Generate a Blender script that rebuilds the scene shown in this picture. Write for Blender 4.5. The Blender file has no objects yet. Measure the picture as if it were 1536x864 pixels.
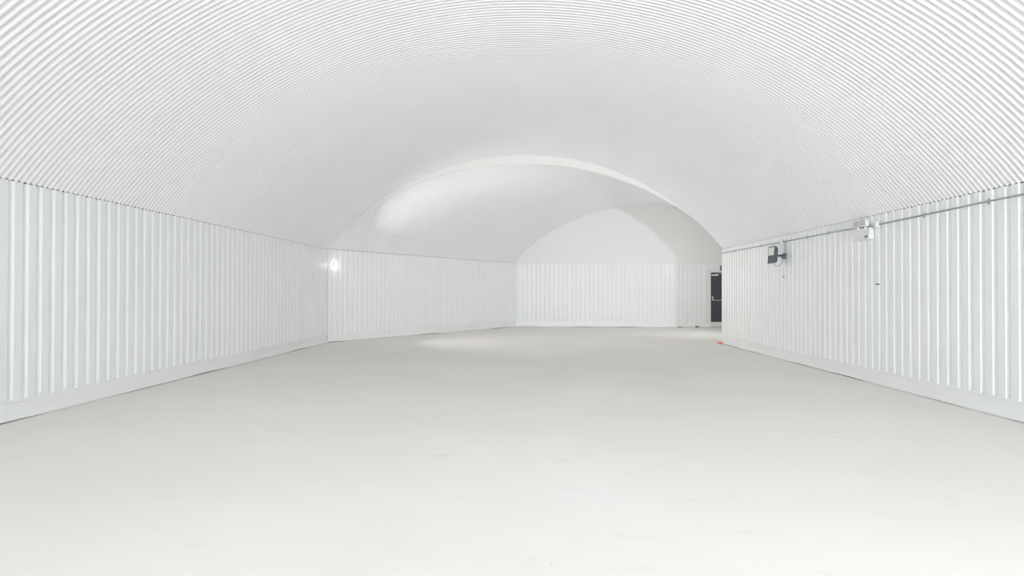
import bpy, bmesh, math, random
from mathutils import Matrix, Vector
random.seed(7)
S = bpy.context.scene
C = S.collection

# ------------------------------------------------------------------ camera
H_CAM = 1.40
F_PX = 880.0
yaw, pitch, roll = 0.0265, 0.0077, 0.0015
fwd = Vector((-math.sin(yaw) * math.cos(pitch), math.cos(yaw) * math.cos(pitch), math.sin(pitch)))
rgt = Vector((math.cos(yaw), math.sin(yaw), 0))
upv = rgt.cross(fwd)
r2 = rgt * math.cos(roll) + upv * math.sin(roll)
u2 = upv * math.cos(roll) - rgt * math.sin(roll)
cd = bpy.data.cameras.new('camera')
cd.sensor_width = 36.0
cd.lens = F_PX / 1536.0 * 36.0
cd.clip_start = 0.05
cam = bpy.data.objects.new('camera', cd)
m = Matrix((r2, u2, -fwd)).transposed().to_4x4()
m.translation = (0, 0, H_CAM)
cam.matrix_world = m
C.objects.link(cam)
S.camera = cam

# ------------------------------------------------------------------ world, exposure (the hall has no windows)
w = bpy.data.worlds.new('world')
S.world = w
w.use_nodes = True
w.node_tree.nodes['Background'].inputs[0].default_value = (0, 0, 0, 1)
w.node_tree.nodes['Background'].inputs[1].default_value = 0.0
vs = S.view_settings
vs.view_transform = 'Standard'
vs.look = 'None'
vs.exposure = 0.29
vs.gamma = 1.0
vs.use_curve_mapping = False
S.cycles.max_bounces = 10
S.cycles.diffuse_bounces = 8
S.cycles.use_denoising = True
S.cycles.use_adaptive_sampling = True
S.cycles.adaptive_threshold = 0.08
S.cycles.adaptive_min_samples = 12
S.cycles.glossy_bounces = 4
S.cycles.sample_clamp_indirect = 10.0

# power of the floodlights (W) and colours
P_WORK_RIGHT, P_FILL_LEFT, P_CHAMBER, P_CORNER = 185.0, 138.0, 34.0, 48.0
AIM_RIGHT, AIM_FILL_LEFT, WORK_TILT, WORK_SPREAD = 0.09, -0.17, 0.015, math.radians(89)     # work lights: turn left of the axis, tilt up
COL_WARM = (0.99, 0.995, 1.0)
COL_CORNER = (1.0, 0.985, 0.95)
COL_COOL = (0.908, 0.966, 1.0)

# ------------------------------------------------------------------ dimensions
XL, XR = -5.56, 5.35          # first vault side walls
YB, Y1 = -7.0, 16.2           # back wall, opening between the vaults
HW = 2.60                     # wall height
XC = (XL + XR) / 2
HALF = (XR - XL) / 2
RISE1 = 2.60
R1 = (HALF ** 2 + RISE1 ** 2) / (2 * RISE1)
ZC1 = HW + RISE1 - R1
ANG1 = math.asin(HALF / R1)
Y2 = 24.0                     # end wall of the chamber
DX, DY = 0.5456, 0.8380       # axis of the second vault
T2 = (Y2 - Y1) / DY
RISE2 = 2.37
PITCH = 0.182                 # wall ribs
CORR, AMP = 0.0762, 0.0092    # corrugated ceiling
ZB = 0.215                    # where the ribs stop above the floor

# ------------------------------------------------------------------ materials
def mat(name, col, rough=0.5, metal=0.0, spec=0.5, emit=None, estr=0.0):
    M = bpy.data.materials.new(name)
    M.use_nodes = True
    b = M.node_tree.nodes['Principled BSDF']
    b.inputs['Base Color'].default_value = (*col, 1)
    b.inputs['Roughness'].default_value = rough
    b.inputs['Metallic'].default_value = metal
    b.inputs['Specular IOR Level'].default_value = spec
    if emit:
        b.inputs['Emission Color'].default_value = (*emit, 1)
        b.inputs['Emission Strength'].default_value = estr
    return M

def mottle(M, c1, c2, scale, detail=4, lo=0.35, hi=0.65, r1=None, r2=None, bump=0.0, stretch=(1, 1, 1)):
    nt = M.node_tree
    N, L = nt.nodes, nt.links
    b = N['Principled BSDF']
    g = N.new('ShaderNodeNewGeometry')
    mp = N.new('ShaderNodeMapping')
    mp.inputs['Scale'].default_value = stretch
    L.new(g.outputs['Position'], mp.inputs['Vector'])
    n = N.new('ShaderNodeTexNoise')
    n.inputs['Scale'].default_value = scale
    n.inputs['Detail'].default_value = detail
    L.new(mp.outputs['Vector'], n.inputs['Vector'])
    r = N.new('ShaderNodeValToRGB')
    r.color_ramp.elements[0].position = lo
    r.color_ramp.elements[1].position = hi
    r.color_ramp.elements[0].color = (*c1, 1)
    r.color_ramp.elements[1].color = (*c2, 1)
    L.new(n.outputs['Fac'], r.inputs['Fac'])
    L.new(r.outputs['Color'], b.inputs['Base Color'])
    if r1 is not None:
        mr = N.new('ShaderNodeMapRange')
        mr.inputs['To Min'].default_value = r1
        mr.inputs['To Max'].default_value = r2
        L.new(n.outputs['Fac'], mr.inputs['Value'])
        L.new(mr.outputs['Result'], b.inputs['Roughness'])
    if bump:
        n2 = N.new('ShaderNodeTexNoise')
        n2.inputs['Scale'].default_value = scale * 14
        n2.inputs['Detail'].default_value = 5
        L.new(g.outputs['Position'], n2.inputs['Vector'])
        bp = N.new('ShaderNodeBump')
        bp.inputs['Strength'].default_value = bump
        bp.inputs['Distance'].default_value = 0.002
        L.new(n2.outputs['Fac'], bp.inputs['Height'])
        L.new(bp.outputs['Normal'], b.inputs['Normal'])
    return n, r

M_wall = mat('white_painted_steel', (0.80, 0.81, 0.80), 0.36)
mottle(M_wall, (0.868, 0.878, 0.872), (0.888, 0.898, 0.892), 1.3)
M_ceil = mat('white_corrugated_steel', (0.80, 0.79, 0.815), 0.34)
mottle(M_ceil, (0.870, 0.853, 0.878), (0.890, 0.873, 0.898), 0.8)
M_ceil.node_tree.nodes['Principled BSDF'].inputs['Coat Weight'].default_value = 0.5
M_ceil.node_tree.nodes['Principled BSDF'].inputs['Coat Roughness'].default_value = 0.07
M_gable = mat('smooth_white_board', (0.86, 0.86, 0.85), 0.55)
M_flash = mat('cream_white_flashing', (0.88, 0.88, 0.85), 0.5)
M_void = mat('cavity_shade_board', (0.05, 0.05, 0.055), 0.9)  # near-black colour stands in for shade in the cavity behind the sheets
M_trim = mat('white_trim', (0.80, 0.81, 0.80), 0.4)
M_floor = mat('pale_concrete', (0.80, 0.79, 0.75), 0.5)
def floor_nodes():
    nt = M_floor.node_tree
    N, L = nt.nodes, nt.links
    b = N['Principled BSDF']
    n, r = mottle(M_floor, (0.828, 0.812, 0.755), (0.888, 0.876, 0.834), 0.35, 6, 0.3, 0.7, 0.62, 0.78, 0.12)
    # faint grey trowel smudges and pale sweeps on the slab
    g = N.new('ShaderNodeNewGeometry')
    mp = N.new('ShaderNodeMapping')
    mp.inputs['Scale'].default_value = (1.0, 2.2, 1.0)
    mp.inputs['Rotation'].default_value = (0, 0, 0.5)
    L.new(g.outputs['Position'], mp.inputs['Vector'])
    a = N.new('ShaderNodeTexNoise')
    a.inputs['Scale'].default_value = 2.1
    a.inputs['Detail'].default_value = 8
    a.inputs['Roughness'].default_value = 0.62
    L.new(mp.outputs['Vector'], a.inputs['Vector'])
    rr = N.new('ShaderNodeValToRGB')
    rr.color_ramp.elements[0].position = 0.60
    rr.color_ramp.elements[0].color = (1, 1, 1, 1)
    rr.color_ramp.elements[1].position = 0.76
    rr.color_ramp.elements[1].color = (0.90, 0.925, 0.935, 1)
    L.new(a.outputs['Fac'], rr.inputs['Fac'])
    mx = N.new('ShaderNodeMixRGB')
    mx.blend_type = 'MULTIPLY'
    mx.inputs['Fac'].default_value = 1
    L.new(r.outputs['Color'], mx.inputs['Color1'])
    L.new(rr.outputs['Color'], mx.inputs['Color2'])
    L.new(mx.outputs['Color'], b.inputs['Base Color'])
floor_nodes()
M_conduit = mat('galvanised_conduit', (0.42, 0.47, 0.46), 0.4, 0.6)
M_slate = mat('slate_grey_cast_metal', (0.115, 0.145, 0.17), 0.5, 0.2)
M_cable = mat('grey_cable', (0.30, 0.33, 0.34), 0.6)
M_plastic = mat('white_plastic', (0.82, 0.82, 0.81), 0.35)
M_lens = mat('grey_lens', (0.50, 0.48, 0.44), 0.35)
M_blue = mat('blue_grey_print', (0.22, 0.27, 0.38), 0.5)
M_door = mat('dark_blue_grey_door', (0.060, 0.060, 0.075), 0.5)
M_steel = mat('brushed_steel', (0.55, 0.55, 0.57), 0.35, 0.6)
M_black = mat('dark_steel', (0.06, 0.065, 0.07), 0.5, 0.3)
M_orange = mat('orange_plastic', (0.75, 0.25, 0.13), 0.5)
M_wood = mat('brown_wood', (0.30, 0.16, 0.09), 0.7)
M_stone = mat('grey_chip', (0.50, 0.49, 0.45), 0.8)

# ------------------------------------------------------------------ helpers
def mesh_obj(name, verts, faces, material, parent=None, smooth=False):
    me = bpy.data.meshes.new(name)
    me.from_pydata([tuple(v) for v in verts], [], faces)
    me.validate()
    me.materials.append(material)
    if smooth:
        me.polygons.foreach_set('use_smooth', [True] * len(me.polygons))
    me.update()
    o = bpy.data.objects.new(name, me)
    C.objects.link(o)
    if parent:
        o.parent = parent
    return o

def bm_obj(name, bm, material, parent=None, smooth=False):
    me = bpy.data.meshes.new(name)
    bmesh.ops.recalc_face_normals(bm, faces=bm.faces)
    bm.to_mesh(me)
    bm.free()
    me.materials.append(material)
    if smooth:
        me.polygons.foreach_set('use_smooth', [True] * len(me.polygons))
    o = bpy.data.objects.new(name, me)
    C.objects.link(o)
    if parent:
        o.parent = parent
    return o

def box(bm, x0, x1, y0, y1, z0, z1, bev=0.0):
    r = bmesh.ops.create_cube(bm, size=1.0)
    vs_ = r['verts']
    for v in vs_:
        v.co = Vector(((x0 + x1) / 2 + v.co.x * (x1 - x0), (y0 + y1) / 2 + v.co.y * (y1 - y0), (z0 + z1) / 2 + v.co.z * (z1 - z0)))
    if bev:
        es = list({e for v in vs_ for e in v.link_edges})
        bmesh.ops.bevel(bm, geom=es, offset=bev, segments=2, affect='EDGES', profile=0.5)
    return vs_

def box_obj(name, dims, material, parent=None, bev=0.0):
    bm = bmesh.new()
    box(bm, *dims, bev=bev)
    return bm_obj(name, bm, material, parent)

def tube(bm, pts, rad, n=10):
    pts = [Vector(p) for p in pts]
    rings = []
    prev = None
    for i, p in enumerate(pts):
        t = (pts[min(i + 1, len(pts) - 1)] - pts[max(i - 1, 0)]).normalized()
        a = Vector((0, 0, 1)) if abs(t.z) < 0.95 else Vector((1, 0, 0))
        if prev is not None:
            s = (prev - t * prev.dot(t)).normalized()
        else:
            s = t.cross(a).normalized()
        prev = s
        b = t.cross(s)
        rings.append([bm.verts.new(p + rad * (s * math.cos(2 * math.pi * k / n) + b * math.sin(2 * math.pi * k / n))) for k in range(n)])
    for a, b in zip(rings, rings[1:]):
        for k in range(n):
            bm.faces.new((a[k], a[(k + 1) % n], b[(k + 1) % n], b[k]))
    bm.faces.new(rings[0][::-1])
    bm.faces.new(rings[-1])

def lathe(bm, prof, axis_m, n=20):
    """prof: (radius, height) pairs turned about local z, placed by axis_m"""
    rings = []
    for r, h in prof:
        if r < 1e-6:
            rings.append([bm.verts.new(axis_m @ Vector((0, 0, h)))])
        else:
            rings.append([bm.verts.new(axis_m @ Vector((r * math.cos(2 * math.pi * k / n), r * math.sin(2 * math.pi * k / n), h))) for k in range(n)])
    for a, b in zip(rings, rings[1:]):
        if len(a) == 1 and len(b) == 1:
            continue
        for k in range(n):
            k2 = (k + 1) % n
            if len(a) == 1:
                bm.faces.new((a[0], b[k], b[k2]))
            elif len(b) == 1:
                bm.faces.new((a[k], a[k2], b[0]))
            else:
                bm.faces.new((a[k], a[k2], b[k2], b[k]))

def empty(name, loc=(0, 0, 0), rz=0.0):
    o = bpy.data.objects.new(name, None)
    o.empty_display_size = 0.1
    C.objects.link(o)
    o.location = loc
    o.rotation_euler = (0, 0, rz)
    return o

def tag(o, label, cat=None, group=None):
    o['label'] = label
    if cat:
        o['category'] = cat
    if group:
        o['group'] = group
    return o

def structure(o, label=None, cat=None):
    o['kind'] = 'structure'
    if label:
        o['label'] = label
    if cat:
        o['category'] = cat
    return o

# ------------------------------------------------------------------ floor
fl = mesh_obj('floor', [(XL - 0.4, YB - 0.4, 0), (12, YB - 0.4, 0), (12, Y2 + 0.4, 0), (XL - 0.4, Y2 + 0.4, 0),
                        (XL - 0.4, YB - 0.4, -0.15), (12, YB - 0.4, -0.15), (12, Y2 + 0.4, -0.15), (XL - 0.4, Y2 + 0.4, -0.15)],
              [(0, 1, 2, 3), (7, 6, 5, 4), (0, 4, 5, 1), (1, 5, 6, 2), (2, 6, 7, 3), (3, 7, 4, 0)], M_floor)
structure(fl, 'pale smooth concrete floor slab through both vaults', 'floor')

# ------------------------------------------------------------------ ribbed walls
GD = 0.021      # groove depth
def panel_mesh(name, top):
    """one pitch of the pressed wall sheet: flat face and one sunk channel with a closed foot. local x along wall, y outward, z up"""
    us = [0.0, 0.050, 0.054, 0.085, 0.097, 0.128, 0.132, PITCH]
    ds = [0.0, 0.0, 0.002, GD, GD, 0.002, 0.0, 0.0]
    rows = [(ZB - 0.02, 0), (ZB, 0), (ZB + 0.006, 0.12), (ZB + 0.028, 1), (top, 1)]
    v, f = [], []
    for z, k in rows:
        for u, d in zip(us, ds):
            v.append((u, d * k, z))
    n = len(us)
    for i in range(len(rows) - 1):
        for j in range(n - 1):
            f.append((i * n + j, i * n + j + 1, (i + 1) * n + j + 1, (i + 1) * n + j))
    me = bpy.data.meshes.new(name)
    me.from_pydata(v, [], f)
    me.materials.append(M_wall)
    me.update()
    return me
ME_PANEL = panel_mesh('wall_panel', HW)

def wall_panels(parent, length, start=0.0, skip=None):
    n = int(math.floor((length - start) / PITCH))
    for i in range(n):
        u = start + i * PITCH
        if skip and skip[0] - PITCH * 0.5 < u < skip[1] - PITCH * 0.5:
            continue
        o = bpy.data.objects.new('wall_panel', ME_PANEL)
        C.objects.link(o)
        o.parent = parent
        o.location = (u, 0, 0)
    return start + n * PITCH

def filler(parent, u0, u1, z0=ZB - 0.02, z1=HW):
    return mesh_obj('corner_strip', [(u0, 0, z0), (u1, 0, z0), (u1, 0, z1), (u0, 0, z1), (u0, .012, z0), (u1, .012, z0), (u1, .012, z1), (u0, .012, z1)],
                    [(0, 1, 2, 3), (5, 4, 7, 6), (4, 0, 3, 7), (1, 5, 6, 2), (3, 2, 6, 7), (4, 5, 1, 0)], M_wall, parent)

def backing(name, length, loc, rz, label):
    o = mesh_obj(name, [(0, .05, 0), (length, .05, 0), (length, .15, 0), (0, .15, 0), (0, .05, HW + .02), (length, .05, HW + .02), (length, .15, HW + .02), (0, .15, HW + .02)],
                 [(0, 1, 2, 3), (7, 6, 5, 4), (0, 4, 5, 1), (1, 5, 6, 2), (2, 6, 7, 3), (3, 7, 4, 0)], M_void)
    o.location = loc
    o.rotation_euler = (0, 0, rz)
    structure(o, label, 'wall')
    return o

def base_strip(name, length, loc, rz, label, u0=0.0, seed=1, skip=None):
    """flat foot of the wall sheet, kicked slightly into the room, its lower edge a little uneven above the slab"""
    rnd = random.Random(seed)
    zs = [(ZB - 0.018, 0.0), (0.10, 0.0), (0.055, -0.004), (0.028, -0.014), (None, -0.020)]
    n = max(2, int(length / 0.35))
    v, f = [], []
    ph = [rnd.uniform(0, 6.28) for _ in range(3)]
    for i in range(n + 1):
        u = u0 + (length - u0) * i / n
        g = 0.5 + 0.5 * math.sin(u * 0.9 + ph[0]) * math.sin(u * 2.3 + ph[1])
        gap = 0.001 + 0.019 * max(0.0, g - 0.35) / 0.65
        for z, d in zs:
            v.append((u, d, gap if z is None else z))
        v.append((u, 0.02, gap))
    k = len(zs) + 1
    for i in range(n):
        for j in range(k - 1):
            f.append((i * k + j, i * k + j + 1, (i + 1) * k + j + 1, (i + 1) * k + j))
    o = mesh_obj(name, v, f, M_wall, smooth=True)
    o.location = loc
    o.rotation_euler = (0, 0, rz)
    structure(o, label, 'baseboard')
    return o

# left wall of the first vault: runs from the back wall to the opening
LEN_L = Y1 - YB - 0.04
wl = backing('wall_left', LEN_L, (XL, YB, 0), math.pi / 2, 'long white ribbed steel wall on the left of the near vault')
# a channel sits at Y = 6.17
s0 = (6.17 - YB - 0.091) % PITCH
e = wall_panels(wl, LEN_L, s0)
filler(wl, 0, s0)
filler(wl, e, LEN_L)
base_strip('baseboard_left', LEN_L, (XL, YB, 0), math.pi / 2, 'plain white foot strip along the left wall', seed=3)

# right wall of the first vault
Y1R = 16.3
LEN_R = Y1R - YB
wr = backing('wall_right', LEN_R, (XR, Y1R, 0), -math.pi / 2, 'long white ribbed steel wall on the right carrying the conduit')
s0 = (Y1R - 6.50 - 0.091) % PITCH
e = wall_panels(wr, LEN_R, s0)
filler(wr, 0, s0)
filler(wr, e, LEN_R)
base_strip('baseboard_right', LEN_R, (XR, Y1R, 0), -math.pi / 2, 'plain white foot strip along the right wall', seed=8)
# square end post where the right wall stops at the opening
structure(box_obj('trim_1', (XR - 0.002, XR + 0.19, Y1R, Y1R + 0.012, 0.004, HW + 0.25), M_trim), 'white end cap closing the right wall at the opening', 'trim')

# chamber left wall, running along the second axis
PHI = math.atan2(DY, DX)
LEN_C = T2 + 0.02
LC = (XL, Y1 - 0.02, 0)
wc = backing('wall_chamber_left', LEN_C, LC, PHI, 'white ribbed wall slanting away beyond the left corner')
e = wall_panels(wc, LEN_C, 0.12)
filler(wc, 0, 0.12)
filler(wc, e, LEN_C)
base_strip('baseboard_chamber_left', LEN_C, LC, PHI, 'plain white foot strip of the slanting wall in the far chamber', seed=5)

# chamber right wall (only its edge can show past the right wall)
CR = (XR + 0.19, Y1R, 0)
wcr = backing('wall_chamber_right', T2 - 0.1, (XR + 0.19, Y1R, 0), PHI, 'white wall of the far chamber behind the right wall')
wcr.data.materials[0] = M_wall

# end wall of the chamber
XE0 = XL + T2 * DX
XE1 = XR + 0.19 + T2 * DX
LEN_E = XE1 - XE0
we = backing('wall_end', LEN_E, (XE0, Y2, 0), 0, 'white ribbed end wall of the far chamber')
DOOR0, DOOR1 = 7.24, 8.58     # outer edges of the door frame in x
sk0 = math.floor((DOOR0 - XE0) / PITCH) * PITCH
sk1 = math.ceil((DOOR1 - XE0) / PITCH) * PITCH
e = wall_panels(we, LEN_E, 0.0, (sk0, sk1))
filler(we, e, LEN_E)
filler(we, sk0, DOOR0 - XE0)
filler(we, DOOR1 - XE0, sk1)
filler(we, DOOR0 - XE0, DOOR1 - XE0, 2.31, HW)
base_strip('baseboard_end', LEN_E, (XE0, Y2, 0), 0, 'plain white foot strip along the far end wall', seed=12)
structure(box_obj('trim_2', (XE0, XE1, Y2 - 0.012, Y2 + 0.03, HW - 0.012, HW + 0.012), M_trim), 'thin white ledge between ribbed end wall and smooth gable', 'trim')

# back wall behind the viewpoint (plain board, closes the vault)
structure(box_obj('wall_back', (XL - .1, XR + .1, YB - 0.12, YB, 0, HW + RISE1 + 0.1), M_gable), 'plain white wall closing the near vault behind the viewpoint', 'wall')

# ------------------------------------------------------------------ vault 1: corrugated sheets
def ring_y(y0, y1, per=8):
    n = int(round((y1 - y0) / CORR * per))
    return [y0 + (y1 - y0) * i / n for i in range(n + 1)]

cuts = [-ANG1] + [math.radians(a) for a in (-38.0, -25.8, -13.4, -1.0, 11.4, 23.8, 36.4)] + [ANG1]
ceil1 = empty('ceiling')
structure(ceil1, 'white corrugated barrel ceiling over the near vault', 'ceiling')
ys = ring_y(YB, Y1)
for a0, a1 in zip(cuts, cuts[1:]):
    lap = 0.010
    b0 = a0 - (lap if a0 > -ANG1 else 0)
    ncol = 7
    cols = [b0 + (a1 - b0) * j / ncol for j in range(ncol + 1)]
    v, f = [], []
    nr = len(ys)
    for j, a in enumerate(cols):
        step = -0.0018 + 0.0036 * j / ncol       # each sheet laps under its neighbour
        for y in ys:
            s = math.sin(2 * math.pi * y / CORR)
            r = R1 + 0.006 + AMP * s + step
            x = XC + r * math.sin(a)
            z = ZC1 + r * math.cos(a)
            if abs(abs(a) - ANG1) < 1e-6:
                z = HW - 0.003 + 0.007 * (s + 1)   # cut edge, open in the valleys
            v.append((x, y, z))
    for j in range(ncol):
        for i in range(nr - 1):
            f.append((j * nr + i, (j + 1) * nr + i, (j + 1) * nr + i + 1, j * nr + i + 1))
    mesh_obj('corrugated_sheet', v, f, M_ceil, ceil1, smooth=True)

# ------------------------------------------------------------------ vault 2: slanting chamber
def arc2(x):
    """rise of the second vault over its slanting section at offset x from its middle"""
    u = max(-1.0, min(1.0, x / HALF))
    R = (HALF ** 2 + RISE2 ** 2) / (2 * RISE2)
    c = (math.sqrt(max(0, R * R - (u * HALF) ** 2)) - (R - RISE2))
    el = RISE2 * math.sqrt(max(0.0, 1 - u * u))
    return HW + 0.80 * c + 0.20 * el

NC2 = 56
ths = [-math.pi / 2 + math.pi * j / NC2 for j in range(NC2 + 1)]
xs2 = [HALF * math.sin(t) for t in ths]
smin, smax = XL * DX, XR * DX + T2
n2 = int(round((smax - smin) / CORR * 8))
v, f = [], []
for j, x in enumerate(xs2):
    xa, xb = xs2[max(0, j - 1)], xs2[min(NC2, j + 1)]
    dw = (xb - xa) * DY
    dz = arc2(xb) - arc2(xa)
    ln = math.hypot(dw, dz)
    nw, nz = -dz / ln, dw / ln
    for i in range(n2 + 1):
        s = smin + (smax - smin) * i / n2
        t = min(max(s - (XC + x) * DX, 0.0), T2)
        s_eff = (XC + x) * DX + t
        d = 0.006 + AMP * math.sin(2 * math.pi * s_eff / CORR)
        X = XC + x + t * DX + d * nw * DY
        Y = Y1 + t * DY + d * nw * -DX
        Z = arc2(x) + d * nz
        if j in (0, NC2):
            Z = HW - 0.002 + (d + AMP - .006) * 0.9
        v.append((X, Y, Z))
def same(a, b):
    return abs(v[a][0] - v[b][0]) + abs(v[a][1] - v[b][1]) + abs(v[a][2] - v[b][2]) < 1e-7
for j in range(NC2):
    for i in range(n2):
        a, b, c, d = j * (n2 + 1) + i, (j + 1) * (n2 + 1) + i, (j + 1) * (n2 + 1) + i + 1, j * (n2 + 1) + i + 1
        ad, bc = same(a, d), same(b, c)
        if ad and bc:
            continue
        if ad:
            f.append((a, b, c))
        elif bc:
            f.append((a, b, d))
        else:
            f.append((a, b, c, d))
c2 = mesh_obj('ceiling_chamber', v, f, M_ceil, smooth=True)
structure(c2, 'white corrugated barrel ceiling over the slanting far chamber', 'ceiling')

# crescent flashing between the two vault profiles
def ring_plate(y0, y1):
    v, f = [], []
    N = 96
    for k in range(N + 1):
        a = -ANG1 + 2 * ANG1 * k / N
        x = R1 * math.sin(a)
        zo = ZC1 + (R1 + 0.10) * math.cos(a)
        xo = XC + (R1 + 0.10) * math.sin(a)
        xi = XC + x
        zi = arc2(x) - 0.004
        for y in (y0, y1):
            v += [(xi, y, zi), (xo, y, zo)]
    for k in range(N):
        p, q = k * 4, (k + 1) * 4
        f += [(p, q, q + 1, p + 1), (p + 2, p + 3, q + 3, q + 2), (p, p + 2, q + 2, q), (p + 1, q + 1, q + 3, p + 3)]
    return v, f
v, f = ring_plate(Y1 - 0.012, Y1 + 0.004)
t3 = mesh_obj('trim_3', v, f, M_flash)
structure(t3, 'cream white crescent flashing over the opening between the vaults', 'trim')
# rolled lip along the lower edge of the flashing
bm = bmesh.new()
tube(bm, [(XC + R1 * math.sin(a), Y1 - 0.016, arc2(R1 * math.sin(a)) - 0.004) for a in [-ANG1 + 2 * ANG1 * k / 96 for k in range(97)]], 0.016, 8)
bm_obj('edge_lip', bm, M_flash, t3, True)

# smooth gable of the chamber end wall
v, f = [], []
N = 80
XCE = XC + T2 * DX
for k in range(N + 1):
    x = -HALF + 2 * HALF * k / N
    xx = XCE + x * 1.02
    zt = arc2(x) + 0.06
    for y in (Y2, Y2 + 0.10):
        v += [(xx, y, HW), (xx, y, zt)]
for k in range(N):
    p, q = k * 4, (k + 1) * 4
    f += [(p, q, q + 1, p + 1), (p + 2, p + 3, q + 3, q + 2), (p + 1, q + 1, q + 3, p + 3), (p, p + 2, q + 2, q)]
gb = mesh_obj('wall_gable', v, f, M_gable)
structure(gb, 'smooth white gable under the far vault above the ribbed end wall', 'wall')

# ------------------------------------------------------------------ door in the end wall
d1 = empty('door_1', (0, Y2, 0))
structure(d1, 'dark blue grey fire door with panic bar in a white frame', 'door')
DZ0, DZ1 = 0.22, 2.225
DX0, DX1 = 7.42, 8.40
bm = bmesh.new()
box(bm, DOOR0, DX0, -0.035, 0.03, DZ0 - 0.03, 2.33)
box(bm, DX1, DOOR1, -0.035, 0.03, DZ0 - 0.03, 2.33)
box(bm, DX0, DX1, -0.035, 0.03, DZ1, 2.33)
bm_obj('frame', bm, M_trim, d1)
box_obj('threshold', (DX0 - 0.03, DX1 + 0.03, -0.045, 0.03, 0.012, DZ0), M_trim, d1, 0.004)
lf = box_obj('leaf', (DX0 + 0.004, DX1 - 0.004, 0.0, 0.045, DZ0 + 0.006, DZ1 - 0.006), M_door, d1)
bm = bmesh.new()
box(bm, DX0 + 0.03, DX0 + 0.30, -0.055, -0.0, 2.09, 2.15, 0.006)
cl = bm_obj('door_closer', bm, M_plastic, d1)
bm = bmesh.new()
tube(bm, [(DX0 + 0.20, -0.03, 2.165), (DX0 + 0.50, -0.03, 2.185), (DX0 + 0.8, -0.03, 2.19)], 0.011, 8)
bm_obj('closer_arm', bm, M_steel, d1)
bm = bmesh.new()
box(bm, DX0 + 0.05, DX0 + 0.105, -0.05, 0.0, 1.09, 1.27, 0.008)
pb = bm_obj('latch_case', bm, M_steel, d1)
bm = bmesh.new()
tube(bm, [(DX0 + 0.075, -0.04, 1.16), (DX0 + 0.085, -0.075, 1.115), (DX0 + 0.12, -0.085, 1.10), (DX0 + 0.85, -0.085, 1.10), (DX0 + 0.88, -0.03, 1.10)], 0.017, 8)
bm_obj('panic_bar', bm, M_steel, d1, True)

# ------------------------------------------------------------------ conduit along the right wall
XCND = XR - 0.016
JA, JB = 9.08, 12.43                       # the two round boxes
ZA, ZBX = 2.442, 2.468
cn = empty('conduit', (XR, 9.0, 2.47))
tag(cn, 'thin grey metal conduit running the length of the right wall', 'conduit')
def off(p):
    return (p[0] - XR, p[1] - 9.0, p[2] - 2.47)
for run in ([(XCND, YB + 0.02, 2.455), (XCND, 6.9, 2.465), (XCND, JA - 0.07, ZA)],
            [(XCND, JA + 0.07, ZA), (XCND, JA + 0.16, ZA - 0.004), (XCND, JA + 0.26, 2.449), (XCND, JA + 0.5, 2.452), (XCND, 10.2, 2.462), (XCND, JB - 0.06, ZBX)],
            [(XCND, JB + 0.06, ZBX), (XCND, Y1R - 0.01, 2.49)]):
    bm = bmesh.new()
    tube(bm, [off(p) for p in run], 0.0105, 10)
    bm_obj('pipe', bm, M_conduit, cn, True)
def conduit_z(y):
    if y < JA: return 2.465 - max(0, y - 6.9) * 0.0109
    if y < JB: return 2.462 + (y - 10.2) * 0.0027
    return 2.468 + (y - JB) * 0.0057
for y in (4.6, 5.75, 6.94, 8.05, 10.55, 11.35, 13.57, 15.3):
    z = conduit_z(y)
    bm = bmesh.new()
    tube(bm, [off((XCND - .001, y - 0.012, z)), off((XCND - .001, y + 0.012, z))], 0.0165, 10)
    box(bm, -0.006, -0.001, y - 9 - 0.012, y - 9 + 0.012, z - 2.47 - 0.035, z - 2.47 + 0.035)
    bm_obj('clamp', bm, M_conduit, cn)

def junction_box(y, z, label):
    t = empty('junction_box', (XR, y, z))
    tag(t, label, 'box', 'round boxes on the conduit')
    A = Matrix.Rotation(-math.pi / 2, 4, 'Y')      # local z points into the room (-X)
    bm = bmesh.new()
    lathe(bm, [(0.056, 0.0), (0.056, 0.034), (0.052, 0.040), (0.0, 0.040)], A)
    bm_obj('body', bm, M_plastic, t, False)
    bm = bmesh.new()
    lathe(bm, [(0.058, 0.040), (0.058, 0.046), (0.048, 0.056), (0.025, 0.062), (0.0, 0.063)], A)
    bm_obj('lid', bm, M_plastic, t, True)
    for s in (-1, 1):
        bm = bmesh.new()
        tube(bm, [(-0.018, s * 0.05, 0), (-0.017, s * 0.085, 0)], 0.018, 10)
        bm_obj('connector', bm, M_conduit, t)
    return t
junction_box(JA, ZA, 'round white junction box beside the emergency light')
junction_box(JB, ZBX, 'round white junction box above the slate grey floodlight')

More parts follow.
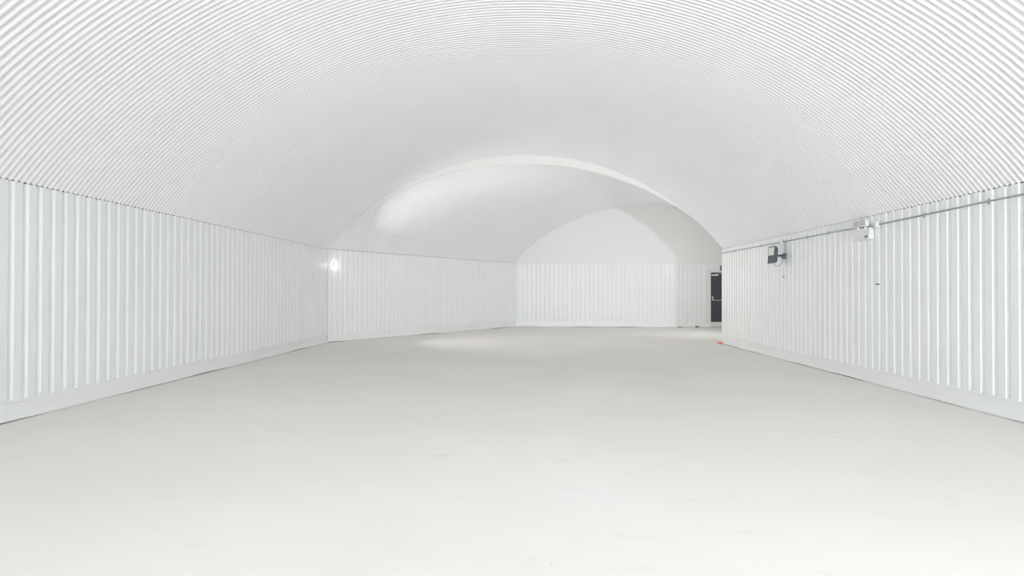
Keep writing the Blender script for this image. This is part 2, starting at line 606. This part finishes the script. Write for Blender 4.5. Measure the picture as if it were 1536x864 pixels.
# ------------------------------------------------------------------ floodlights
def floodlight(loc, rz, aim_up, power, colour, label):
    M_panel = M_panel_lit if power else M_panel_off
    """wall floodlight; local y points into the room away from the wall, origin on the wall"""
    t = empty('floodlight', loc, rz)
    tag(t, label, 'floodlight', 'wall floodlights')
    bm = bmesh.new()
    box(bm, -0.045, 0.045, 0.0, 0.03, -0.07, 0.05, 0.004)
    bm_obj('wall_plate', bm, M_slate, t)
    bm = bmesh.new()
    tube(bm, [(0, 0.02, -0.005), (0, 0.12, 0.0), (0, 0.225, 0.0)], 0.022, 10)
    box(bm, -0.03, 0.03, 0.02, 0.07, -0.055, 0.03, 0.006)
    bm_obj('arm', bm, M_slate, t)
    # head, tilted by aim_up about local x
    hd = empty('head', (0, 0.25, 0.02))
    hd.parent = t
    hd.rotation_euler = (aim_up, 0, 0)
    bm = bmesh.new()
    vs_ = box(bm, -0.155, 0.155, -0.03, 0.03, -0.185, 0.165)
    for v_ in bm.verts:                      # back narrows
        if v_.co.y < 0:
            v_.co.x *= 0.88
            v_.co.z = v_.co.z * 0.93
    bmesh.ops.bevel(bm, geom=list(bm.edges), offset=0.008, segments=2, affect='EDGES')
    hb = bm_obj('housing', bm, M_slate, hd)
    bm = bmesh.new()
    box(bm, -0.16, 0.16, 0.028, 0.040, -0.03, 0.17)
    box(bm, -0.16, 0.16, 0.028, 0.034, -0.18, -0.03)
    hb2 = bm_obj('bezel', bm, M_slate, hd)
    box_obj('lens_panel', (-0.132, 0.132, 0.039, 0.043, -0.018, 0.148), M_panel, hd)
    for k in range(7):
        x = -0.11 + 0.22 * k / 6
        box_obj('cooling_fin', (x - 0.004, x + 0.004, -0.05, -0.025, -0.15, 0.13), M_slate, hd)
    bm = bmesh.new()
    P = [Vector(p) for p in ((0.02, 0.235, -0.15), (0.02, 0.21, -0.20), (0.02, 0.15, -0.215), (0.02, 0.08, -0.17), (0.01, 0.04, -0.06))]
    pts = []
    for i in range(len(P) - 1):
        for k in range(5):
            q = k / 5
            p0, p1, p2, p3 = P[max(i - 1, 0)], P[i], P[i + 1], P[min(i + 2, len(P) - 1)]
            pts.append(0.5 * ((2 * p1) + (p2 - p0) * q + (2 * p0 - 5 * p1 + 4 * p2 - p3) * q * q + (3 * p1 - p0 - 3 * p2 + p3) * q ** 3))
    pts.append(P[-1])
    tube(bm, pts, 0.006, 6)
    bm_obj('cable', bm, M_cable, t, True)
    bm = bmesh.new()
    tube(bm, [(-0.02, 0.012, 0.29), (-0.025, 0.016, 0.16), (-0.02, 0.03, 0.03)], 0.006, 6)
    bm_obj('cable', bm, M_cable, t, True)
    if not power:
        return t
    ld = bpy.data.lights.new('flood_beam', 'AREA')
    ld.shape = 'RECTANGLE'
    ld.size, ld.size_y = 0.264, 0.166
    ld.energy = power
    ld.color = colour
    lo = bpy.data.objects.new('flood_beam', ld)
    C.objects.link(lo)
    lo.parent = hd
    lo.location = (0, 0.046, 0.065)
    lo.rotation_euler = (math.pi / 2, 0, 0)   # area lights shine along -z -> +y
    return t
M_panel_lit = mat('lit_led_panel', (0.8, 0.79, 0.72), 0.4, emit=(1.0, 0.97, 0.86), estr=12.0)
M_panel_off = mat('cream_led_panel', (0.82, 0.81, 0.73), 0.4)
floodlight((XR, 12.33, 2.175), math.pi / 2, 0.08, 0, COL_WARM, 'slate grey floodlight on an arm on the right wall with unlit cream panel')
cp = Vector(CR) + Vector((DX, DY, 0)) * 3.3
cp += Vector((-DY, DX, 0)) * -0.045
floodlight((cp.x, cp.y, 2.30), math.atan2(DX, -DY) - math.pi / 2, -0.10, P_CHAMBER, COL_WARM, 'slate grey floodlight on the far chamber wall hidden behind the right wall')

# portable work light behind the viewpoint, main light of the near vault, plus an added fill
M_work_panel = mat('lit_work_panel', (0.8, 0.8, 0.8), 0.4, emit=(0.95, 0.98, 1.0), estr=20.0)
def work_light(loc, aim, power, label):
    wk = empty('work_light', loc, aim)
    tag(wk, label, 'work light', 'tripod work lights behind the viewpoint')
    bm = bmesh.new()
    tube(bm, [(0, 0, 0.55), (0, 0, 1.69)], 0.016, 10)
    bm_obj('pole', bm, M_black, wk)
    bm = bmesh.new()
    lathe(bm, [(0.0, 0.70), (0.032, 0.70), (0.036, 0.73), (0.032, 0.78), (0.0, 0.78)], Matrix.Identity(4))
    bm_obj('collar', bm, M_black, wk)
    for k in range(3):
        a = math.pi / 2 + k * 2 * math.pi / 3
        bm = bmesh.new()
        tube(bm, [(0.02 * math.cos(a), 0.02 * math.sin(a), 0.74), (0.48 * math.cos(a), 0.48 * math.sin(a), 0.014)], 0.012, 8)
        bm_obj('leg', bm, M_black, wk)
    hd = empty('head', (0, 0, 1.85))
    hd.parent = wk
    hd.rotation_euler = (WORK_TILT, 0, 0)
    bm = bmesh.new()
    box(bm, -0.19, 0.19, -0.06, 0.03, -0.13, 0.13, 0.012)
    bm_obj('housing', bm, M_slate, hd)
    box_obj('lens_panel', (-0.165, 0.165, 0.029, 0.034, -0.105, 0.105), M_work_panel, hd)
    bm = bmesh.new()
    tube(bm, [(-0.20, 0, 0), (-0.20, -0.01, -0.16), (0.20, -0.01, -0.16), (0.20, 0, 0)], 0.010, 8)
    bm_obj('yoke', bm, M_black, hd)
    ld = bpy.data.lights.new('work_beam', 'AREA')
    ld.shape = 'RECTANGLE'
    ld.size, ld.size_y = 0.33, 0.21
    ld.energy = power
    ld.spread = WORK_SPREAD
    ld.color = COL_COOL
    lo = bpy.data.objects.new('work_beam', ld)
    C.objects.link(lo)
    lo.parent = hd
    lo.location = (0, 0.04, 0)
    lo.rotation_euler = (math.pi / 2, 0, 0)
work_light((3.5, -4.9, 0), AIM_RIGHT, P_WORK_RIGHT, 'portable work light on a black tripod behind the viewpoint near the right wall')
work_light((-2.8, -5.2, 0), AIM_FILL_LEFT, P_FILL_LEFT, 'unseen fill light on a black tripod added behind the viewpoint near the left wall')  # unseen fill lamp, added to brighten the right wall from the left

# ------------------------------------------------------------------ emergency light on the right wall
em = empty('emergency_light', (XR, 9.39, 2.335), math.pi / 2)   # local x = +Y, local y = -X (into room)
tag(em, 'white twin head emergency light box under the conduit on the right wall', 'emergency light')
bm = bmesh.new()
vs_ = box(bm, -0.195, 0.195, 0.001, 0.085, -0.085, 0.09)
for v_ in bm.verts:
    if v_.co.z > 0 and v_.co.y > 0.05:
        v_.co.y = 0.055
    if v_.co.z > 0:
        v_.co.x *= 0.96
bmesh.ops.bevel(bm, geom=list(bm.edges), offset=0.006, segments=2, affect='EDGES')
bm_obj('case', bm, M_plastic, em)
box_obj('bottom_ledge', (-0.20, 0.20, 0.001, 0.105, -0.100, -0.086), M_plastic, em, 0.003)
box_obj('label_plate', (-0.165, -0.075, 0.076, 0.0865, -0.068, -0.040), M_blue, em)
for x in (-0.075, 0.125):
    hd = empty('lamp_head', (x, 0.075, 0.155))
    hd.parent = em
    hd.rotation_euler = (0.0, 0.0, 0.25)
    bm = bmesh.new()
    box(bm, -0.06, 0.06, -0.028, 0.04, -0.05, 0.055, 0.010)
    bm_obj('housing', bm, M_plastic, hd)
    box_obj('lens', (-0.05, 0.05, 0.038, 0.044, -0.042, 0.047), M_lens, hd, 0.002)
    bm = bmesh.new()
    tube(bm, [(0, -0.012, -0.085), (0, -0.005, -0.04)], 0.014, 8)
    bm_obj('swivel', bm, M_plastic, hd)

# ------------------------------------------------------------------ small lit lamp just past the left corner
NX, NY = DY, -DX            # into the chamber from its left wall
lp_pos = Vector((XL, Y1, 0)) + Vector((DX, DY, 0)) * 0.22
lp = empty('wall_lamp', (lp_pos.x, lp_pos.y, 2.16), PHI - math.pi / 2 + math.pi)
lp.rotation_euler = (0, 0, math.atan2(NY, NX))       # local x into the chamber
tag(lp, 'small round glowing white lamp on the wall at the left corner', 'lamp')
A = Matrix.Rotation(math.pi / 2, 4, 'Y')
bm = bmesh.new()
lathe(bm, [(0.055, 0.0), (0.055, 0.025), (0.045, 0.035), (0.0, 0.035)], A)
bm_obj('base', bm, M_plastic, lp)
M_glow = mat('glowing_globe', (0.9, 0.9, 0.9), 0.4, emit=(1.0, 1.0, 0.95), estr=12.0)
bm = bmesh.new()
lathe(bm, [(0.036, 0.035)] + [(0.041 * math.cos(q), 0.060 + 0.041 * math.sin(q)) for q in [-0.6 + 2.17 * k / 8 for k in range(8)]] + [(0.0, 0.101)], A)
bm_obj('globe', bm, M_glow, lp, True)
ld = bpy.data.lights.new('lamp_glow', 'AREA')
ld.energy = P_CORNER
ld.shape = 'DISK'
ld.size = 0.012
ld.spread = math.radians(100)
ld.color = COL_CORNER
lo = bpy.data.objects.new('lamp_glow', ld)
C.objects.link(lo)
lo.parent = lp
lo.location = (0.112, 0.012, 0)
lo.rotation_euler = Vector((math.cos(0.62), math.sin(0.62), 0.08)).to_track_quat('-Z', 'Y').to_euler()      # spots shine along -z -> local +x

# ------------------------------------------------------------------ small fittings and loose things
def wall_clip(y, z, label):
    t = empty('wall_clip', (XR, y, z))
    tag(t, label, 'clip', 'dark clips on the right wall')
    bm = bmesh.new()
    box(bm, -0.004, 0.0, -0.04, 0.04, -0.008, 0.008, 0.001)
    bm_obj('plate', bm, M_black, t)
    bm = bmesh.new()
    box(bm, -0.018, -0.004, -0.036, 0.036, -0.005, 0.003, 0.001)
    bm_obj('tongue', bm, M_black, t)
wall_clip(12.40, 1.735, 'small dark flat clip on the right wall below the floodlight')
wall_clip(9.11, 1.535, 'small dark flat clip on the right wall below the emergency light')

sb = empty('wall_box', (XR - 0.002, Y1R + 0.012, 2.08))
tag(sb, 'small dark grey box on the end of the right wall near the door', 'box')
box_obj('body', (-0.032, 0.06, 0.001, 0.06, -0.07, 0.07), M_slate, sb, 0.006)
box_obj('cover', (-0.028, 0.055, 0.06, 0.068, -0.06, 0.06), M_slate, sb, 0.003)

def wedge(name, loc, rz, L, W, Hh, material, label, cat):
    bm = bmesh.new()
    vs_ = box(bm, -L / 2, L / 2, -W / 2, W / 2, 0, Hh)
    for v_ in bm.verts:
        if v_.co.z > 0 and v_.co.x > 0:
            v_.co.z *= 0.55
    bmesh.ops.bevel(bm, geom=list(bm.edges), offset=0.006, segments=2, affect='EDGES')
    o = bm_obj(name, bm, material)
    o.location = loc
    o.rotation_euler = (0, 0, rz)
    tag(o, label, cat)
    return o
wedge('shim_block', (XR - 0.055, 16.24, 0), 0.3, 0.13, 0.09, 0.06, M_orange, 'orange block on the floor at the end of the right wall', 'block')
wedge('shim_block', (6.86, Y2 - 0.085, 0), 0.1, 0.13, 0.08, 0.075, M_wood, 'brown wooden block on the floor at the end wall by the door', 'block')
wedge('gap_shade_strip', (6.18, Y2 - 0.075, 0), 0.0, 0.16, 0.05, 0.03, M_black, 'short dark strip painting the shaded gap at the foot of the end wall', 'strip')  # dark piece standing in for the shaded gap under the foot strip

bm = bmesh.new()
bmesh.ops.create_icosphere(bm, subdivisions=2, radius=1.0)
rnd = random.Random(4)
for v_ in bm.verts:
    v_.co *= rnd.uniform(0.8, 1.1)
    v_.co.x *= 0.0065; v_.co.y *= 0.007; v_.co.z = max(0, v_.co.z * 0.005 + 0.002)
pc = bm_obj('stone_chip', bm, M_stone, smooth=True)
pc.location = (0.125, 3.02, 0)
tag(pc, 'tiny grey stone chip on the pale floor in the foreground', 'stone')
